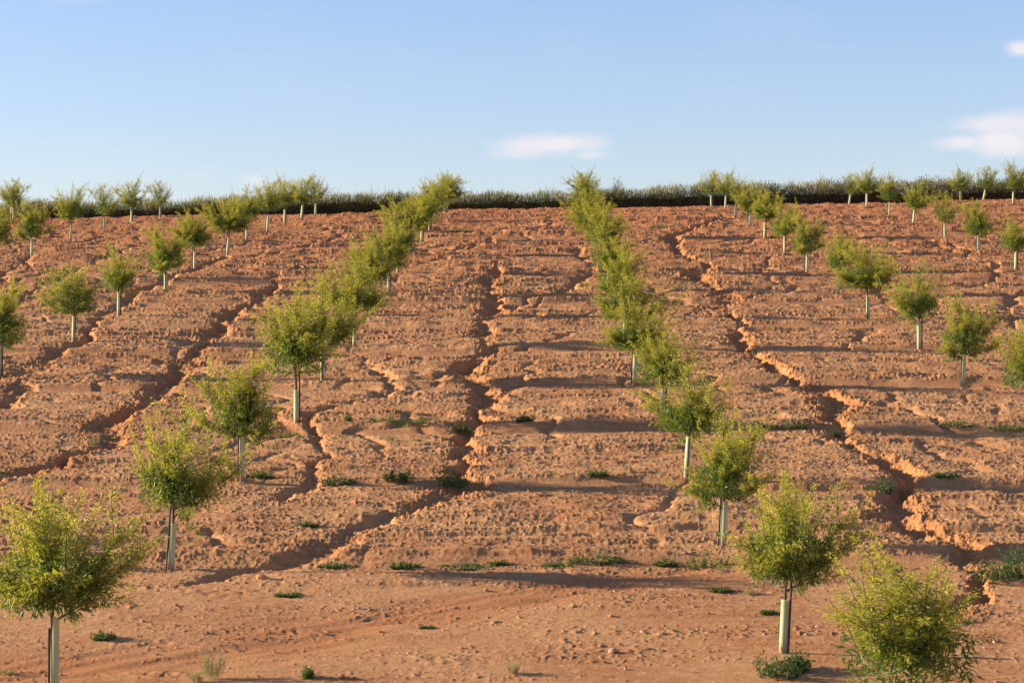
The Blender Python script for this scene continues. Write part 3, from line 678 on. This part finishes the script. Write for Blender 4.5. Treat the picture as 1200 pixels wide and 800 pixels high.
for i, (k, px, py, hwp, hp, lab) in enumerate(WEEDS):
    x, y = px2world(px, py); s = FPX / y; rx = hwp / s; h = max(hp / s, .035)
    if k == 'bush': me = clump_mesh(500 + i, rx * .85, rx * .7, h * 1.0, int(900 + 500 * rx), .05, WEED, .25, 0, .3, .7)
    elif k == 'mat': me = clump_mesh(500 + i, rx, min(.22, rx * .6), h * .75, int(400 + 3000 * rx), .036, WEED, .45, 0, .4, .35)
    elif k == 'tall': me = clump_mesh(500 + i, rx * .6, rx * .6, h, 420, .05, WEED, .95, 0, .3, 1.0)
    else: me = tuft_mesh(500 + i, rx, h, 60 if h < .2 else 110, DRY, .5)
    o = link({'bush': 'weed_bush', 'mat': 'weed_patch', 'tall': 'weed', 'tuft': 'grass_tuft'}[k], me); o.location = (x, y, H(x, y) - .01)
    tag(o, lab, 'weed', 'weeds growing on the bare soil')

# ------------------------------------------------------------------ stones
ICO = None
def rock_np(seed, r, detail=2):
    import bmesh
    bm = bmesh.new(); bmesh.ops.create_icosphere(bm, subdivisions=detail, radius=1)
    V = np.array([v.co[:] for v in bm.verts]); F = np.array([[v.index for v in f.verts] for f in bm.faces]); bm.free()
    rng = np.random.default_rng(seed)
    for _ in range(7):
        n = rng.normal(size=3); n /= np.linalg.norm(n); c = rng.uniform(.55, .85); d = V @ n; V -= np.outer(np.clip(d - c, 0, 9), n) * .9
    V *= 1 + .06 * rng.normal(size=(len(V), 1)) * .5
    return V * r * np.array([1.15, .9, .68]), F
for i, (px, py, hw, lab) in enumerate([(719, 765, 6, 'pale stone on the smooth foreground with a long shadow'), (167, 726, 3, 'small white stone right of the tall guard'), (339, 622, 3, 'white stone above the gully mouth left of centre'), (1167, 751, 5, 'rounded stone on the soil at lower right'),
                                       (721, 690, 2.4, 'small pale stone below the weed strip'), (818, 738, 2.4, 'small stone left of the spreading tree'), (803, 649, 3, 'light stone among weeds left of dark tree'), (749, 485, 2.2, 'tiny white stone left of the fifth right row tree'), (397, 274, 2.4, 'bright orange stone below the hedge left of centre'),
                                       (768, 285, 3, 'pale clod near the upper right gully'), (622, 658, 3, 'pale stone in the weeds at the slope foot'), (574, 674, 7, 'orange clod at the end of the earth step'), (21, 552, 2, 'tiny white stone at the left edge'), (38, 552, 2, 'white pebble right of the left edge one'), (308, 676, 7, 'orange clod at the left end of the gully mouth'), (570, 690, 3, 'small stone beneath the orange clod'), (400, 795, 5, 'dark clod at the bottom edge')]):
    x, y = px2world(px, py); r = hw / (FPX / y); V, F = rock_np(800 + i, r)
    o = link('stone', mesh_np('stone', V, F, STONE if 'clod' not in lab else SOIL, None, False)); o.location = (x, y, H(x, y) + r * .32); tag(o, lab, 'stone', 'loose stones and clods on the slope')
def pebbles():
    rng = np.random.default_rng(77); base_r = [rock_np(900 + i, 1.0, 1) for i in range(6)]; Vs = []; Fs = []; off = 0
    n = 5200
    y = 23 + 75 * rng.random(n) ** 1.9; x = rng.uniform(-1, 1, n) * (.225 * y + 1)
    keep = noise(x * .7, y * .9, 95) + rng.normal(size=n) * .35 > -.15; x = x[keep]; y = y[keep]; n = len(x)
    z, fr, wa, smo = height(x, y); r = rng.lognormal(-4.45, .42, n) * (1 + (y - 23) / 60)
    r = np.minimum(r, .05)
    for i in range(n):
        V, F = base_r[i % 6]; a = rng.uniform(0, 6.28); c, s_ = math.cos(a), math.sin(a); q = V * r[i]
        q = np.stack([q[:, 0] * c - q[:, 1] * s_, q[:, 0] * s_ + q[:, 1] * c, q[:, 2]], 1) + np.array([x[i], y[i], z[i] + r[i] * .25])
        Vs.append(q); Fs.append(F + off); off += len(V)
    nv = len(base_r[0][0]); me = mesh_np('pebbles', np.concatenate(Vs), np.concatenate(Fs), [STONE, SOIL], None, False)
    mi = (rng.random(n) < .72).astype(np.int32); me.polygons.foreach_set('material_index', np.repeat(mi, len(base_r[0][1]))); me.update()
    o = link('pebbles', me); tag(o, 'small pebbles and soil crumbs strewn over the red slope', 'pebbles', kind='stuff')
pebbles()
